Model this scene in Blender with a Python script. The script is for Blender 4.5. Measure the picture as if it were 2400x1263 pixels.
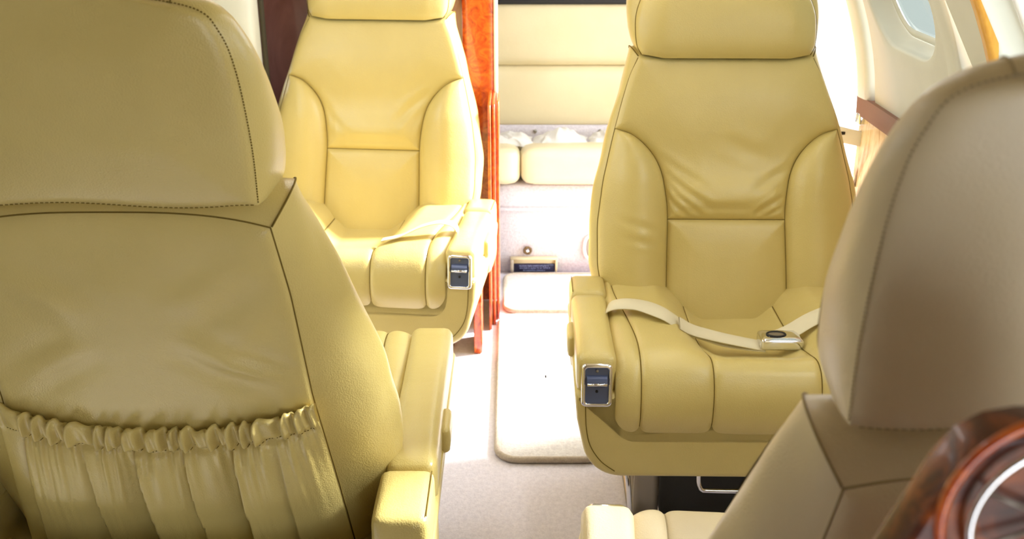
import bpy, bmesh, math, random
import numpy as np
from mathutils import Vector, Matrix

# ------------------------------------------------------------------ clear
for o in list(bpy.data.objects):
    bpy.data.objects.remove(o, do_unlink=True)
scene = bpy.context.scene
COL = scene.collection
random.seed(7)
rng = np.random.default_rng(7)

# ------------------------------------------------------------------ camera
PITCH = math.radians(21.55)
cam_d = bpy.data.cameras.new('camera')
cam = bpy.data.objects.new('camera', cam_d)
COL.objects.link(cam)
cam.location = (0, 0, 1.35)
cam.rotation_euler = (math.pi / 2 - PITCH, 0, 0)
cam_d.sensor_width = 36.0
cam_d.lens = 36.0
cam_d.clip_start = 0.02
cam_d.dof.use_dof = True
cam_d.dof.focus_distance = 1.75
cam_d.dof.aperture_fstop = 7.0
scene.camera = cam

# ------------------------------------------------------------------ world, sun, exposure
world = bpy.data.worlds.new('sky')
scene.world = world
world.use_nodes = True
wn = world.node_tree.nodes
wn.clear()
w_out = wn.new('ShaderNodeOutputWorld')
w_bg = wn.new('ShaderNodeBackground')
w_bg.inputs['Color'].default_value = (0.85, 0.915, 1.0, 1)
w_bg.inputs['Strength'].default_value = 5.2
world.node_tree.links.new(w_bg.outputs[0], w_out.inputs[0])

sun_d = bpy.data.lights.new('sun', 'SUN')
sun_d.energy = 14.0
sun_d.angle = math.radians(9)
sun_d.color = (1.0, 0.97, 0.93)
sun = bpy.data.objects.new('sun', sun_d)
COL.objects.link(sun)
sun.rotation_euler = Vector((-0.80, -0.26, -0.60)).to_track_quat('-Z', 'Y').to_euler()

scene.view_settings.view_transform = 'Standard'
scene.view_settings.look = 'None'
scene.view_settings.gamma = 1.0
scene.view_settings.use_curve_mapping = False
scene.view_settings.exposure = 0.28

# ------------------------------------------------------------------ materials
def new_mat(name):
    m = bpy.data.materials.new(name)
    m.use_nodes = True
    nt = m.node_tree
    b = nt.nodes['Principled BSDF']
    return m, nt, b

def _noise(nt, scale, detail=4, rough=0.55, vec=None):
    n = nt.nodes.new('ShaderNodeTexNoise')
    n.inputs['Scale'].default_value = scale
    n.inputs['Detail'].default_value = detail
    n.inputs['Roughness'].default_value = rough
    if vec is not None:
        nt.links.new(vec, n.inputs['Vector'])
    return n

def _coords(nt):
    t = nt.nodes.new('ShaderNodeTexCoord')
    return t.outputs['Object']

def _ramp(nt, fac, stops):
    r = nt.nodes.new('ShaderNodeValToRGB')
    e = r.color_ramp.elements
    e[0].position, e[0].color = stops[0][0], (*stops[0][1], 1)
    e[1].position, e[1].color = stops[-1][0], (*stops[-1][1], 1)
    for p, c in stops[1:-1]:
        k = e.new(p)
        k.color = (*c, 1)
    nt.links.new(fac, r.inputs[0])
    return r.outputs[0]

def leather(name, c0, c1, rough=0.42, spec=0.45):
    m, nt, b = new_mat(name)
    v = _coords(nt)
    n1 = _noise(nt, 5.0, 3, 0.5, v)
    col = _ramp(nt, n1.outputs['Fac'], [(0.3, c0), (0.7, c1)])
    nt.links.new(col, b.inputs['Base Color'])
    b.inputs['Roughness'].default_value = rough
    b.inputs['Specular IOR Level'].default_value = spec
    b.inputs['Coat Weight'].default_value = 0.22
    b.inputs['Coat Roughness'].default_value = 0.24
    vo = nt.nodes.new('ShaderNodeTexVoronoi')
    vo.inputs['Scale'].default_value = 420
    nt.links.new(v, vo.inputs['Vector'])
    n2 = _noise(nt, 34, 5, 0.6, v)
    mx = nt.nodes.new('ShaderNodeMath')
    mx.operation = 'MULTIPLY_ADD'
    nt.links.new(n2.outputs['Fac'], mx.inputs[0])
    mx.inputs[1].default_value = 3.0
    nt.links.new(vo.outputs['Distance'], mx.inputs[2])
    bp = nt.nodes.new('ShaderNodeBump')
    bp.inputs['Strength'].default_value = 0.20
    bp.inputs['Distance'].default_value = 0.0016
    nt.links.new(mx.outputs[0], bp.inputs['Height'])
    nt.links.new(bp.outputs[0], b.inputs['Normal'])
    return m

def plain(name, c, rough=0.5, metal=0.0, spec=0.5, coat=0.0):
    m, nt, b = new_mat(name)
    v = _coords(nt)
    n = _noise(nt, 9.0, 3, 0.5, v)
    lo = tuple(x * 0.93 for x in c)
    col = _ramp(nt, n.outputs['Fac'], [(0.3, lo), (0.7, c)])
    nt.links.new(col, b.inputs['Base Color'])
    b.inputs['Roughness'].default_value = rough
    b.inputs['Metallic'].default_value = metal
    b.inputs['Specular IOR Level'].default_value = spec
    b.inputs['Coat Weight'].default_value = coat
    b.inputs['Coat Roughness'].default_value = 0.05
    return m

def burl(name, stops, scale=16.0, stretch=(1, 1, 1), rough=0.28, coat=0.8, dist=2.2):
    m, nt, b = new_mat(name)
    v = _coords(nt)
    mp = nt.nodes.new('ShaderNodeMapping')
    mp.inputs['Scale'].default_value = stretch
    nt.links.new(v, mp.inputs['Vector'])
    n = _noise(nt, scale, 6, 0.62, mp.outputs[0])
    n.inputs['Distortion'].default_value = dist
    col = _ramp(nt, n.outputs['Fac'], stops)
    nt.links.new(col, b.inputs['Base Color'])
    b.inputs['Roughness'].default_value = rough
    b.inputs['Coat Weight'].default_value = coat
    b.inputs['Coat Roughness'].default_value = 0.06
    return m

def carpet(name, c0, c1, scale=260):
    m, nt, b = new_mat(name)
    v = _coords(nt)
    n = _noise(nt, scale, 4, 0.7, v)
    n2 = _noise(nt, 90, 4, 0.6, v)
    ad = nt.nodes.new('ShaderNodeMath')
    ad.operation = 'ADD'
    nt.links.new(n.outputs['Fac'], ad.inputs[0])
    nt.links.new(n2.outputs['Fac'], ad.inputs[1])
    hf = nt.nodes.new('ShaderNodeMath')
    hf.operation = 'MULTIPLY'
    hf.inputs[1].default_value = 0.5
    nt.links.new(ad.outputs[0], hf.inputs[0])
    col = _ramp(nt, hf.outputs[0], [(0.38, c0), (0.62, c1)])
    nt.links.new(col, b.inputs['Base Color'])
    b.inputs['Roughness'].default_value = 0.95
    b.inputs['Specular IOR Level'].default_value = 0.1
    b.inputs['Sheen Weight'].default_value = 0.15
    bp = nt.nodes.new('ShaderNodeBump')
    bp.inputs['Strength'].default_value = 0.6
    bp.inputs['Distance'].default_value = 0.004
    nt.links.new(hf.outputs[0], bp.inputs['Height'])
    nt.links.new(bp.outputs[0], b.inputs['Normal'])
    return m

M = {}
M['leather'] = leather('cream_yellow_leather', (0.61, 0.48, 0.162), (0.67, 0.535, 0.197), 0.34, 0.5)
M['leather_lit'] = leather('lit_copy_leather', (0.70, 0.58, 0.36), (0.75, 0.63, 0.41), 0.5, 0.4)  # lit copy of the cream leather, brighter light put into its colour
M['thread'] = plain('dark_olive_thread', (0.20, 0.135, 0.03), 0.8, 0, 0.1)
M['thread_lit'] = plain('lit_tan_thread', (0.44, 0.35, 0.20), 0.8, 0, 0.1)  # thread lightened to go with the lit leather copy
M['belt'] = plain('cream_webbing', (0.78, 0.70, 0.48), 0.7, 0, 0.2)
M['chrome'] = plain('polished_chrome', (0.82, 0.82, 0.84), 0.12, 1.0)
M['steel'] = plain('brushed_grey_steel', (0.33, 0.29, 0.24), 0.42, 0.7)
M['latch_blue'] = plain('blue_grey_enamel', (0.10, 0.13, 0.25), 0.25, 0.3)
M['black'] = plain('black_paint', (0.008, 0.007, 0.006), 0.6)
M['blue'] = plain('reflection_blue', (0.02, 0.06, 0.35), 0.4)
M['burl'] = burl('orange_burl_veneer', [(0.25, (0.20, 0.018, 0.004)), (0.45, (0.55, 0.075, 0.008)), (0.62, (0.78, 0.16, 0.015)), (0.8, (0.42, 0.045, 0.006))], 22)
M['burl_dark'] = burl('dark_burl_veneer', [(0.28, (0.022, 0.005, 0.003)), (0.46, (0.12, 0.022, 0.006)), (0.6, (0.40, 0.09, 0.012)), (0.78, (0.05, 0.010, 0.004))], 15, (1, 1, 1.3), 0.35, 0.25, 1.6)
M['shaded_wood'] = burl('shade_painted_veneer', [(0.3, (0.17, 0.062, 0.052)), (0.7, (0.26, 0.11, 0.095))], 7, (1, 1, 0.5), 0.3, 0.7)  # shaded copy of the burl veneer, darkened where the bulkhead lies in shade
M['pale_wood'] = burl('pale_ash_veneer', [(0.3, (0.45, 0.24, 0.06)), (0.5, (0.70, 0.52, 0.28)), (0.75, (0.82, 0.72, 0.52))], 22, (1, 1, 0.35), 0.35, 0.5)
M['oak_orange'] = burl('golden_oak_trim', [(0.3, (0.62, 0.28, 0.04)), (0.7, (0.80, 0.42, 0.07))], 12, (1, 1, 0.3), 0.4, 0.3)
M['brown_trim'] = plain('brown_ledge_trim', (0.20, 0.075, 0.04), 0.4)
M['panel'] = plain('cream_wall_panel', (0.68, 0.67, 0.57), 0.55)
M['white_trim'] = plain('white_edge_trim', (0.85, 0.83, 0.78), 0.4)
M['groove'] = plain('dark_groove', (0.05, 0.04, 0.02), 0.8)
M['head'] = plain('tan_headliner', (0.46, 0.38, 0.24), 0.8)
M['carpet'] = carpet('lavender_grey_carpet', (0.70, 0.655, 0.73), (0.86, 0.81, 0.88))
M['base_carpet'] = carpet('pale_lilac_carpet', (0.60, 0.55, 0.58), (0.74, 0.69, 0.72), 180)
M['rug'] = carpet('off_white_rug', (0.66, 0.62, 0.60), (0.84, 0.81, 0.78), 220)
M['rug_edge'] = carpet('taupe_binding', (0.42, 0.34, 0.26), (0.58, 0.50, 0.40), 300)
M['bench'] = leather('pale_cream_leather', (0.70, 0.60, 0.36), (0.76, 0.66, 0.42), 0.5, 0.35)
M['cloth'] = plain('white_cloth', (0.74, 0.72, 0.68), 0.85)
M['placard'] = plain('navy_placard', (0.012, 0.012, 0.05), 0.35)
M['ink'] = plain('pale_blue_ink', (0.35, 0.42, 0.75), 0.6)
M['brass'] = plain('aged_brass', (0.20, 0.13, 0.06), 0.35, 0.8)
M['maroon'] = plain('maroon_webbing', (0.20, 0.02, 0.04), 0.6)
M['tarmac'] = plain('bright_concrete_apron', (0.72, 0.71, 0.68), 0.9)
mg, nt, b = new_mat('grey_green_window_glass')
nt.nodes.remove(b)
tr = nt.nodes.new('ShaderNodeBsdfTransparent')
tr.inputs[0].default_value = (0.105, 0.115, 0.10, 1)
gl = nt.nodes.new('ShaderNodeBsdfGlossy')
gl.inputs['Roughness'].default_value = 0.05
mxs = nt.nodes.new('ShaderNodeMixShader')
mxs.inputs[0].default_value = 0.08
nt.links.new(tr.outputs[0], mxs.inputs[1])
nt.links.new(gl.outputs[0], mxs.inputs[2])
nt.links.new(mxs.outputs[0], nt.nodes['Material Output'].inputs[0])
M['glass'] = mg
mg2, nt, b = new_mat('clear_window_glass')
nt.nodes.remove(b)
tr = nt.nodes.new('ShaderNodeBsdfTransparent')
tr.inputs[0].default_value = (0.85, 0.9, 0.9, 1)
gl = nt.nodes.new('ShaderNodeBsdfGlossy')
gl.inputs['Roughness'].default_value = 0.05
mxs = nt.nodes.new('ShaderNodeMixShader')
mxs.inputs[0].default_value = 0.06
nt.links.new(tr.outputs[0], mxs.inputs[1])
nt.links.new(gl.outputs[0], mxs.inputs[2])
nt.links.new(mxs.outputs[0], nt.nodes['Material Output'].inputs[0])
M['clear'] = mg2
ml, nt, b = new_mat('added_fill_glow')  # glow for the added ceiling strips
b.inputs['Base Color'].default_value = (0.9, 0.88, 0.82, 1)
b.inputs['Emission Color'].default_value = (1.0, 0.97, 0.93, 1)
b.inputs['Emission Strength'].default_value = 9.0
M['fill_glow'] = ml

# ------------------------------------------------------------------ mesh helpers
def mesh_obj(name, verts, faces, mat, parent=None, smooth=True):
    me = bpy.data.meshes.new(name)
    me.from_pydata([tuple(map(float, v)) for v in verts], [], faces)
    me.materials.append(M[mat])
    bm = bmesh.new()
    bm.from_mesh(me)
    bmesh.ops.remove_doubles(bm, verts=bm.verts, dist=1e-5)
    bmesh.ops.recalc_face_normals(bm, faces=bm.faces)
    bm.to_mesh(me)
    bm.free()
    if smooth:
        me.polygons.foreach_set('use_smooth', [len(p.vertices) < 9 for p in me.polygons])
    me.update()
    o = bpy.data.objects.new(name, me)
    COL.objects.link(o)
    if parent is not None:
        o.parent = parent
    return o

class MB:
    def __init__(self):
        self.v, self.f = [], []
    def add(self, v, f):
        k = len(self.v)
        self.v += [tuple(p) for p in v]
        self.f += [tuple(i + k for i in q) for q in f]
        return self
    def grid(self, G, close_u=False):
        nr, nc = len(G), len(G[0])
        v = [p for r in G for p in r]
        f = []
        for i in range(nr - 1 + (1 if close_u else 0)):
            for j in range(nc - 1):
                a, b2 = i, (i + 1) % nr
                f.append((a * nc + j, a * nc + j + 1, b2 * nc + j + 1, b2 * nc + j))
        return self.add(v, f)
    def box(self, x0, x1, y0, y1, z0, z1):
        v = [(x, y, z) for x in (x0, x1) for y in (y0, y1) for z in (z0, z1)]
        return self.add(v, [(0, 1, 3, 2), (4, 6, 7, 5), (0, 4, 5, 1), (2, 3, 7, 6), (0, 2, 6, 4), (1, 5, 7, 3)])
    def tube(self, pts, r, k=8, caps=True, closed=False):
        pts = [Vector(p) for p in pts]
        n = len(pts)
        rings = []
        up = None
        for i, p in enumerate(pts):
            if closed:
                t = (pts[(i + 1) % n] - pts[i - 1]).normalized()
            else:
                t = (pts[min(i + 1, n - 1)] - pts[max(i - 1, 0)]).normalized()
            if up is None:
                up = Vector((0, 0, 1)) if abs(t.z) < 0.9 else Vector((1, 0, 0))
            a = t.cross(up).normalized()
            bb = a.cross(t).normalized()
            up = bb
            rr = r[i] if hasattr(r, '__len__') else r
            rings.append([p + a * (rr * math.cos(2 * math.pi * j / k)) + bb * (rr * math.sin(2 * math.pi * j / k)) for j in range(k)])
        v = [p for rg in rings for p in rg]
        f = []
        for i in range(n - 1 + (1 if closed else 0)):
            i2 = (i + 1) % n
            for j in range(k):
                f.append((i * k + j, i * k + (j + 1) % k, i2 * k + (j + 1) % k, i2 * k + j))
        if caps and not closed:
            f.append(tuple(range(k)))
            f.append(tuple((n - 1) * k + j for j in range(k)))
        return self.add(v, f)
    def build(self, name, mat, parent=None, smooth=True):
        return mesh_obj(name, self.v, self.f, mat, parent, smooth)

def rbox_pts(cx, cy, cz, sx, sy, sz, r, n=10, crown=(0, 0, 0), fn=None):
    """rounded box with subdivided, slightly crowned faces"""
    out_v, out_f = [], []
    hs = np.array([sx, sy, sz]) / 2
    r = min(r, hs.min() * 0.999)
    t = np.linspace(-1, 1, n + 1)
    t = np.sign(t) * (1 - (1 - np.abs(t)) ** 1.5)
    for ax in range(3):
        for sg in (-1, 1):
            a1, a2 = (ax + 1) % 3, (ax + 2) % 3
            base = len(out_v)
            for i in range(n + 1):
                for j in range(n + 1):
                    q = np.zeros(3)
                    q[ax] = sg
                    q[a1] = t[i]
                    q[a2] = t[j]
                    p = q * hs
                    inner = np.clip(p, -(hs - r), hs - r)
                    d = p - inner
                    L = np.linalg.norm(d)
                    if L > 1e-9:
                        p = inner + d / L * r
                    w = (1 - t[i] ** 2) * (1 - t[j] ** 2)
                    p[ax] += sg * crown[ax] * w
                    pp = (p[0] + cx, p[1] + cy, p[2] + cz)
                    if fn:
                        pp = fn(*pp)
                    out_v.append(pp)
            for i in range(n):
                for j in range(n):
                    k = base + i * (n + 1) + j
                    out_f.append((k, k + 1, k + n + 2, k + n + 1))
    return out_v, out_f

def rbox(name, c, s, r, mat, parent=None, n=8, crown=(0, 0, 0), fn=None):
    v, f = rbox_pts(*c, *s, r, n, crown, fn)
    return mesh_obj(name, v, f, mat, parent)

def prism(outline, y0, y1, bev=0.0, seg=3):
    """outline: list of (x,z); solid along y with softened front/back rims"""
    mb = MB()
    o = np.array(outline)
    n = len(o)
    nxt, prv = np.roll(o, -1, 0), np.roll(o, 1, 0)
    tg = nxt - prv
    tg /= np.linalg.norm(tg, axis=1)[:, None] + 1e-12
    area = 0.5 * np.sum(o[:, 0] * nxt[:, 1] - nxt[:, 0] * o[:, 1])
    nr = np.stack([tg[:, 1], -tg[:, 0]], 1) * (1 if area > 0 else -1)
    rings = []
    for k in range(seg + 1):
        a = math.pi / 2 * k / seg
        rings.append((y0 + bev * (1 - math.sin(a)), bev * (1 - math.cos(a))))
    rings.reverse()
    rings2 = [(y1 - (yy - y0), ins) for yy, ins in reversed(rings)]
    allr = rings[::-1] if False else rings
    seq = sorted(rings, key=lambda q: q[0]) + sorted(rings2, key=lambda q: q[0])
    G = []
    for yy, ins in seq:
        q = o - nr * ins
        G.append([(q[i, 0], yy, q[i, 1]) for i in range(n)] + [(q[0, 0], yy, q[0, 1])])
    mb.grid(G)
    q = o - nr * seq[0][1]
    mb.add([(a, seq[0][0], b_) for a, b_ in q], [tuple(range(n))])
    q = o - nr * seq[-1][1]
    mb.add([(a, seq[-1][0], b_) for a, b_ in q], [tuple(range(n))])
    return mb

def empty(name, loc, rz=0.0):
    o = bpy.data.objects.new(name, None)
    COL.objects.link(o)
    o.location = loc
    o.rotation_euler = (0, 0, rz)
    o.empty_display_size = 0.1
    return o

def tag(o, label, cat, group=None):
    o['label'] = label
    o['category'] = cat
    if group:
        o['group'] = group
    return o

def structure(o, label=None, cat=None):
    o['kind'] = 'structure'
    if label:
        o['label'] = label
    if cat:
        o['category'] = cat
    return o

def interp(tab):
    a = np.array(sorted(tab))
    # monotone-ish smooth interpolation: dense linear then blur
    xs = np.linspace(a[0, 0], a[-1, 0], 400)
    ys = np.interp(xs, a[:, 0], a[:, 1])
    k = np.ones(15) / 15
    for _ in range(2):
        pad = np.concatenate([2 * ys[0] - ys[1:8][::-1], ys, 2 * ys[-1] - ys[-8:-1][::-1]])
        ys = np.convolve(pad, k, 'valid')
    return lambda t: np.interp(t, xs, ys)

def curve(pts, n):
    """smooth resample of a polyline (Catmull-Rom, arclength)"""
    P = np.array(pts, float)
    Q = np.vstack([2 * P[0] - P[1], P, 2 * P[-1] - P[-2]])
    out = []
    for i in range(1, len(Q) - 2):
        for t in np.linspace(0, 1, 24, endpoint=False):
            a, b_, c, d = Q[i - 1], Q[i], Q[i + 1], Q[i + 2]
            out.append(0.5 * (2 * b_ + (c - a) * t + (2 * a - 5 * b_ + 4 * c - d) * t * t + (3 * b_ - a - 3 * c + d) * t ** 3))
    out.append(P[-1])
    out = np.array(out)
    L = np.concatenate([[0], np.cumsum(np.linalg.norm(np.diff(out, axis=0), axis=1))])
    u = np.linspace(0, L[-1], n)
    return np.stack([np.interp(u, L, out[:, k]) for k in range(P.shape[1])], 1)

def seg_dist(px, ps, line):
    """distance of points to polyline (2d)"""
    best = np.full(px.shape, 9.0)
    for a, b_ in zip(line[:-1], line[1:]):
        d = b_ - a
        L2 = d @ d + 1e-12
        t = np.clip(((px - a[0]) * d[0] + (ps - a[1]) * d[1]) / L2, 0, 1)
        best = np.minimum(best, np.hypot(px - a[0] - t * d[0], ps - a[1] - t * d[1]))
    return best

_VN = {}
def vnoise(x, y, seed=0):
    """cheap smooth 2d noise from sines"""
    if seed not in _VN:
        r = random.Random(seed * 77 + 5)
        _VN[seed] = [(r.uniform(0, 2 * math.pi), r.uniform(6, 26), r.uniform(0, 6.3)) for _ in range(7)]
    z = 0.0
    sin = np.sin if hasattr(x, 'shape') or hasattr(y, 'shape') else math.sin
    for a, fq, ph in _VN[seed]:
        z = z + sin((math.cos(a) * x + math.sin(a) * y) * fq + ph) / (1 + 0.12 * fq)
    return z / 2.0

def wrinkles(x, s, strokes):
    z = np.zeros(np.shape(x))
    for x0, s0, x1, s1, dep, w in strokes:
        d = seg_dist(x, s, np.array([[x0, s0], [(x0 + x1) / 2 + (s1 - s0) * 0.08, (s0 + s1) / 2], [x1, s1]]))
        L = math.hypot(x1 - x0, s1 - s0) + 1e-9
        t = ((x - x0) * (x1 - x0) + (s - s0) * (s1 - s0)) / (L * L)
        fade = np.clip(np.sin(math.pi * np.clip(t, 0, 1)), 0, 1) ** 0.7
        z = z - dep * fade * np.exp(-(d / w) ** 2) + 0.7 * dep * fade * np.exp(-((d - 1.8 * w) / w) ** 2)
    return z

def ease(n, k=0.75):
    """samples on 0..1 bunched towards both ends"""
    t = np.linspace(0, 1, n)
    return (1 - k) * t + k * (0.5 - 0.5 * np.cos(math.pi * t))

# ------------------------------------------------------------------ the cabin seat
X_SIL = interp([(-0.07, .255), (-0.02, .278), (.05, .298), (.12, .310), (.22, .309), (.32, .294), (.42, .270), (.5, .248), (.56, .229), (.603, .208)])
X_BACK = interp([(-0.07, .245), (0, .240), (.122, .230), (.305, .212), (.495, .204), (.603, .193)])
def X_FRONT(s):
    return X_SIL(s) - 0.010
SEAM = 0.231                 # height of the horizontal seam on the backrest
WTOP = 0.440                 # where the wing bolsters begin
WING = curve([(.143, -.07), (.142, 0), (.139, .13), (.136, .231), (.139, .283), (.150, .342), (.174, .388), (.212, .424), (float(X_FRONT(WTOP)), WTOP)], 80)
N0 = 0.004

def wing_x(s):
    s = np.asarray(s, float)
    w = np.interp(s, WING[:, 1], WING[:, 0])
    return np.where(s >= WTOP, X_FRONT(s), np.minimum(w, X_FRONT(s)))

def make_seat(name, loc, yaw, mat='leather', thread='thread', shear=0.0, pad=(-0.434, -0.10), blen=.11, label='', pocket=False, front_wrinkles=(), seed=1, recline=15.0, width=1.0, back_scale=1.0, back_shear=0.0, box_x=.037, head_rim=.016, head_front=1.0):
    SR, CR = math.sin(math.radians(recline)), math.cos(math.radians(recline))
    root = empty(name, loc, yaw)
    root.scale = (width, 1, 1)
    tag(root, label, 'seat')
    sc = [back_scale, back_shear]

    def S(x, s, n):
        """backrest frame -> seat frame (x across, s up the recline, n towards the sitter)"""
        s = s * sc[0]
        return (x + (shear + sc[1]) * max(s, 0), s * SR - n * CR, .36 + s * CR + n * SR)

    def patch(nm, X, Sv, N, parent):
        mb = MB()
        mb.grid([[S(X[i, j], Sv[i, j], N[i, j]) for j in range(X.shape[1])] for i in range(X.shape[0])])
        return mb.build(nm, mat, parent)

    # ---------------- backrest
    lineL = [np.stack([-WING[:, 0], WING[:, 1]], 1), WING, np.array([[-.137, SEAM], [.137, SEAM]])]
    outl = np.array([[float(X_FRONT(s)), s] for s in np.linspace(-.07, .603, 60)])
    outr = outl * np.array([-1, 1])
    def puff(d, h=.010, w=.007):
        return h * (1 - np.exp(-d / w))
    band_s = np.linspace(-.07, .603, 90)
    # side band: one continuous wrap of both sides and the top
    mb = MB()
    nu = 26
    us = np.linspace(0, 1, nu)
    def bulge(u):
        return 1 - np.abs(2 * u - 1) ** 2.4
    def corner_line(sg):
        A = np.array([sg * float(X_FRONT(.603)), .603, N0])
        B = np.array([sg * float(X_BACK(.603)), .603, -.108])
        out = []
        for u in us:
            p = A * (1 - u) + B * u
            p = p + np.array([sg * .018, .028, 0]) * bulge(u)
            out.append(p)
        return out
    side_rows = {}
    for sg in (-1, 1):
        rows = []
        for s in band_s:
            A = np.array([sg * float(X_FRONT(s)), s, N0])
            B = np.array([sg * float(X_BACK(s)), s, -.108])
            k = np.clip((s - .50) / .103, 0, 1) ** 2
            row = []
            for u in us:
                p = A * (1 - u) + B * u
                bx = float(X_SIL(s)) + .002 - (abs(A[0]) * .55 + abs(B[0]) * .45)
                bx = bx * (1 - k) + .018 * k
                bs = .028 * k
                p = p + np.array([sg * bx, bs, 0]) * bulge(u)
                # soft folds of hide
                p = p + np.array([sg * .0016 * math.sin(s * 40 + u * 6 + seed), 0, 0]) * bulge(u)
                row.append(p)
            rows.append(row)
        side_rows[sg] = rows
    cl, cr_ = corner_line(-1), corner_line(1)
    rows = []
    for t in ease(40, .6):
        row = []
        for j, u in enumerate(us):
            a, c = cl[j], cr_[j]
            p = a * (1 - t) + c * t
            # back seam rises towards the middle
            p = p + np.array([0, (.024 * u) * (1 - abs(2 * t - 1) ** 3.0), 0])
            row.append(S(*p))
        rows.append(row)
    br = MB().grid(rows).build('backrest', mat, root)
    for sg in (-1, 1):
        MB().grid([[S(*p) for p in r] for r in side_rows[sg]]).build('side_band', mat, br)

    # front panels
    def front_n(X, Sv, region):
        d = np.full(X.shape, 9.0)
        for ln in lineL:
            d = np.minimum(d, seg_dist(X, Sv, ln))
        d = np.minimum(d, seg_dist(X, Sv, outl))
        d = np.minimum(d, seg_dist(X, Sv, outr))
        d = np.minimum(d, np.abs(Sv - .603))
        n = N0 + puff(d)
        if region == 'wing':
            w = wing_x(Sv)
            xf = X_FRONT(Sv)
            a = np.clip((np.abs(X) - w) / np.maximum(xf - w, 1e-4), 0, 1)
            amp = .040 * np.clip((xf - w) / .14, 0, 1) * np.clip((Sv + .12) / .12, .6, 1)
            n = n + amp * np.sin(math.pi * a ** 0.85) ** 0.9
        else:
            e = np.clip(d / .09, 0, 1)
            n = n + .006 * e
            if region == 'upper':
                # fullness just above the seam, hollow at the shoulders
                n = n + .013 * np.exp(-((Sv - .285) / .035) ** 2) * np.clip(d / .03, 0, 1) * (1 - (X / .16) ** 2).clip(0, 1)
                n = n - .006 * np.exp(-((Sv - .37) / .05) ** 2) * (1 - (X / .2) ** 2).clip(0, 1)
                n = n + .006 * np.exp(-((Sv - .50) / .07) ** 2)
            else:
                n = n + .005 * np.clip(d / .05, 0, 1)
        n = n + .0016 * vnoise(X * 1.3, Sv * 1.3, seed) * np.clip(d / .02, 0, 1)
        n = n + wrinkles(X, Sv, front_wrinkles) * np.clip(d / .012, 0, 1)
        return n
    # wings
    for sg in (-1, 1):
        ss = np.concatenate([np.linspace(-.07, .36, 60), np.linspace(.36, WTOP, 40)[1:]])
        ts = ease(44, .7)
        Sg = np.repeat(ss[:, None], len(ts), 1)
        w, xf = wing_x(ss)[:, None], X_FRONT(ss)[:, None]
        X = sg * (w + (xf - w) * ts[None, :])
        patch('bolster', X, Sg, front_n(X, Sg, 'wing'), br)
    # lower and upper panels
    for nm, ss in (('lower_panel', -.07 + (SEAM + .07) * ease(50, .7)),
                   ('upper_panel', np.concatenate([SEAM + (.40 - SEAM) * (1 - np.cos(np.linspace(0, math.pi / 2, 40))), np.linspace(.40, WTOP, 26)[1:], np.linspace(WTOP, .603, 40)[1:]]))):
        ts = ease(84, .6)
        Sg = np.repeat(ss[:, None], len(ts), 1)
        w = wing_x(ss)[:, None]
        X = -w + 2 * w * ts[None, :]
        patch(nm, X, Sg, front_n(X, Sg, 'upper' if nm == 'upper_panel' else 'lower'), br)
    # seam threads on the front
    def thread_line(pts, r, nm, parent, mt=None):
        return MB().tube(pts, r, 5).build(nm, mt or thread, parent)
    for sg in (-1, 1):
        thread_line([S(sg * x, s, N0 + .0006) for x, s in WING], .0011, 'seam', br)
        thread_line([S(sg * float(X_FRONT(s)), s, N0 + .001) for s in np.linspace(0, .6, 50)], .0011, 'seam', br)
    thread_line([S(x, SEAM, N0 + .0006) for x in np.linspace(-.136, .136, 20)], .0011, 'seam', br)

    # back panel
    def top_seam(x):
        w = .193
        return .603 + .024 * (1 - abs(np.clip(x / w, -1, 1)) ** 3.0)
    ts, vs = ease(70, .6), ease(90, .6)
    X = np.zeros((len(vs), len(ts)))
    Sv = np.zeros_like(X)
    for i, v in enumerate(vs):
        for j, t in enumerate(ts):
            s0 = -.07 + (.603 + .07) * v
            xb = float(X_BACK(s0))
            x = -xb + 2 * xb * t
            tx = .024 * (1 - abs(2 * t - 1) ** 3.0)
            X[i, j] = x
            Sv[i, j] = s0 + tx * max(0, (v - .5) / .5) ** 1.5
    dl = np.minimum(np.minimum(X_BACK(np.minimum(Sv, .603)) - np.abs(X), (.603 + .024 * (1 - np.abs(X / .193).clip(0, 1) ** 3)) - Sv), .2).clip(0, 1)
    back_w = [(-.19, .33, -.05, .43, .004, .016), (-.20, .345, -.10, .385, .003, .010), (.19, .33, .06, .42, .004, .016), (-.17, .56, -.05, .47, .003, .02), (-.19, .50, -.09, .40, .003, .022), (.17, .55, .06, .46, .003, .02)]
    Nb = -.108 - .007 * (1 - np.exp(-dl / .006)) - .010 * np.clip(dl / .12, 0, 1) ** .8 - .002 * vnoise(X * 1.2, Sv * 1.2, seed + 3) * np.clip(dl / .03, 0, 1) + wrinkles(X, Sv, back_w) * np.clip(dl / .02, 0, 1)
    patch('back_panel', X, Sv, Nb, br)
    for sg in (-1, 1):
        thread_line([S(sg * float(X_BACK(s)), s, -.1085) for s in np.linspace(-.07, .603, 60)], .0011, 'seam', br)
        thread_line([S(*(p + np.array([sg * .0012, .001, 0]))) for p in corner_line(sg)], .0013, 'seam', br)
    tb = []
    for t in np.linspace(0, 1, 50):
        p = np.array(cl[-1]) * (1 - t) + np.array(cr_[-1]) * t + np.array([0, .024 * (1 - abs(2 * t - 1) ** 3.0), -.0005])
        tb.append(S(*p))
    thread_line(tb, .0011, 'seam', br)

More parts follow.
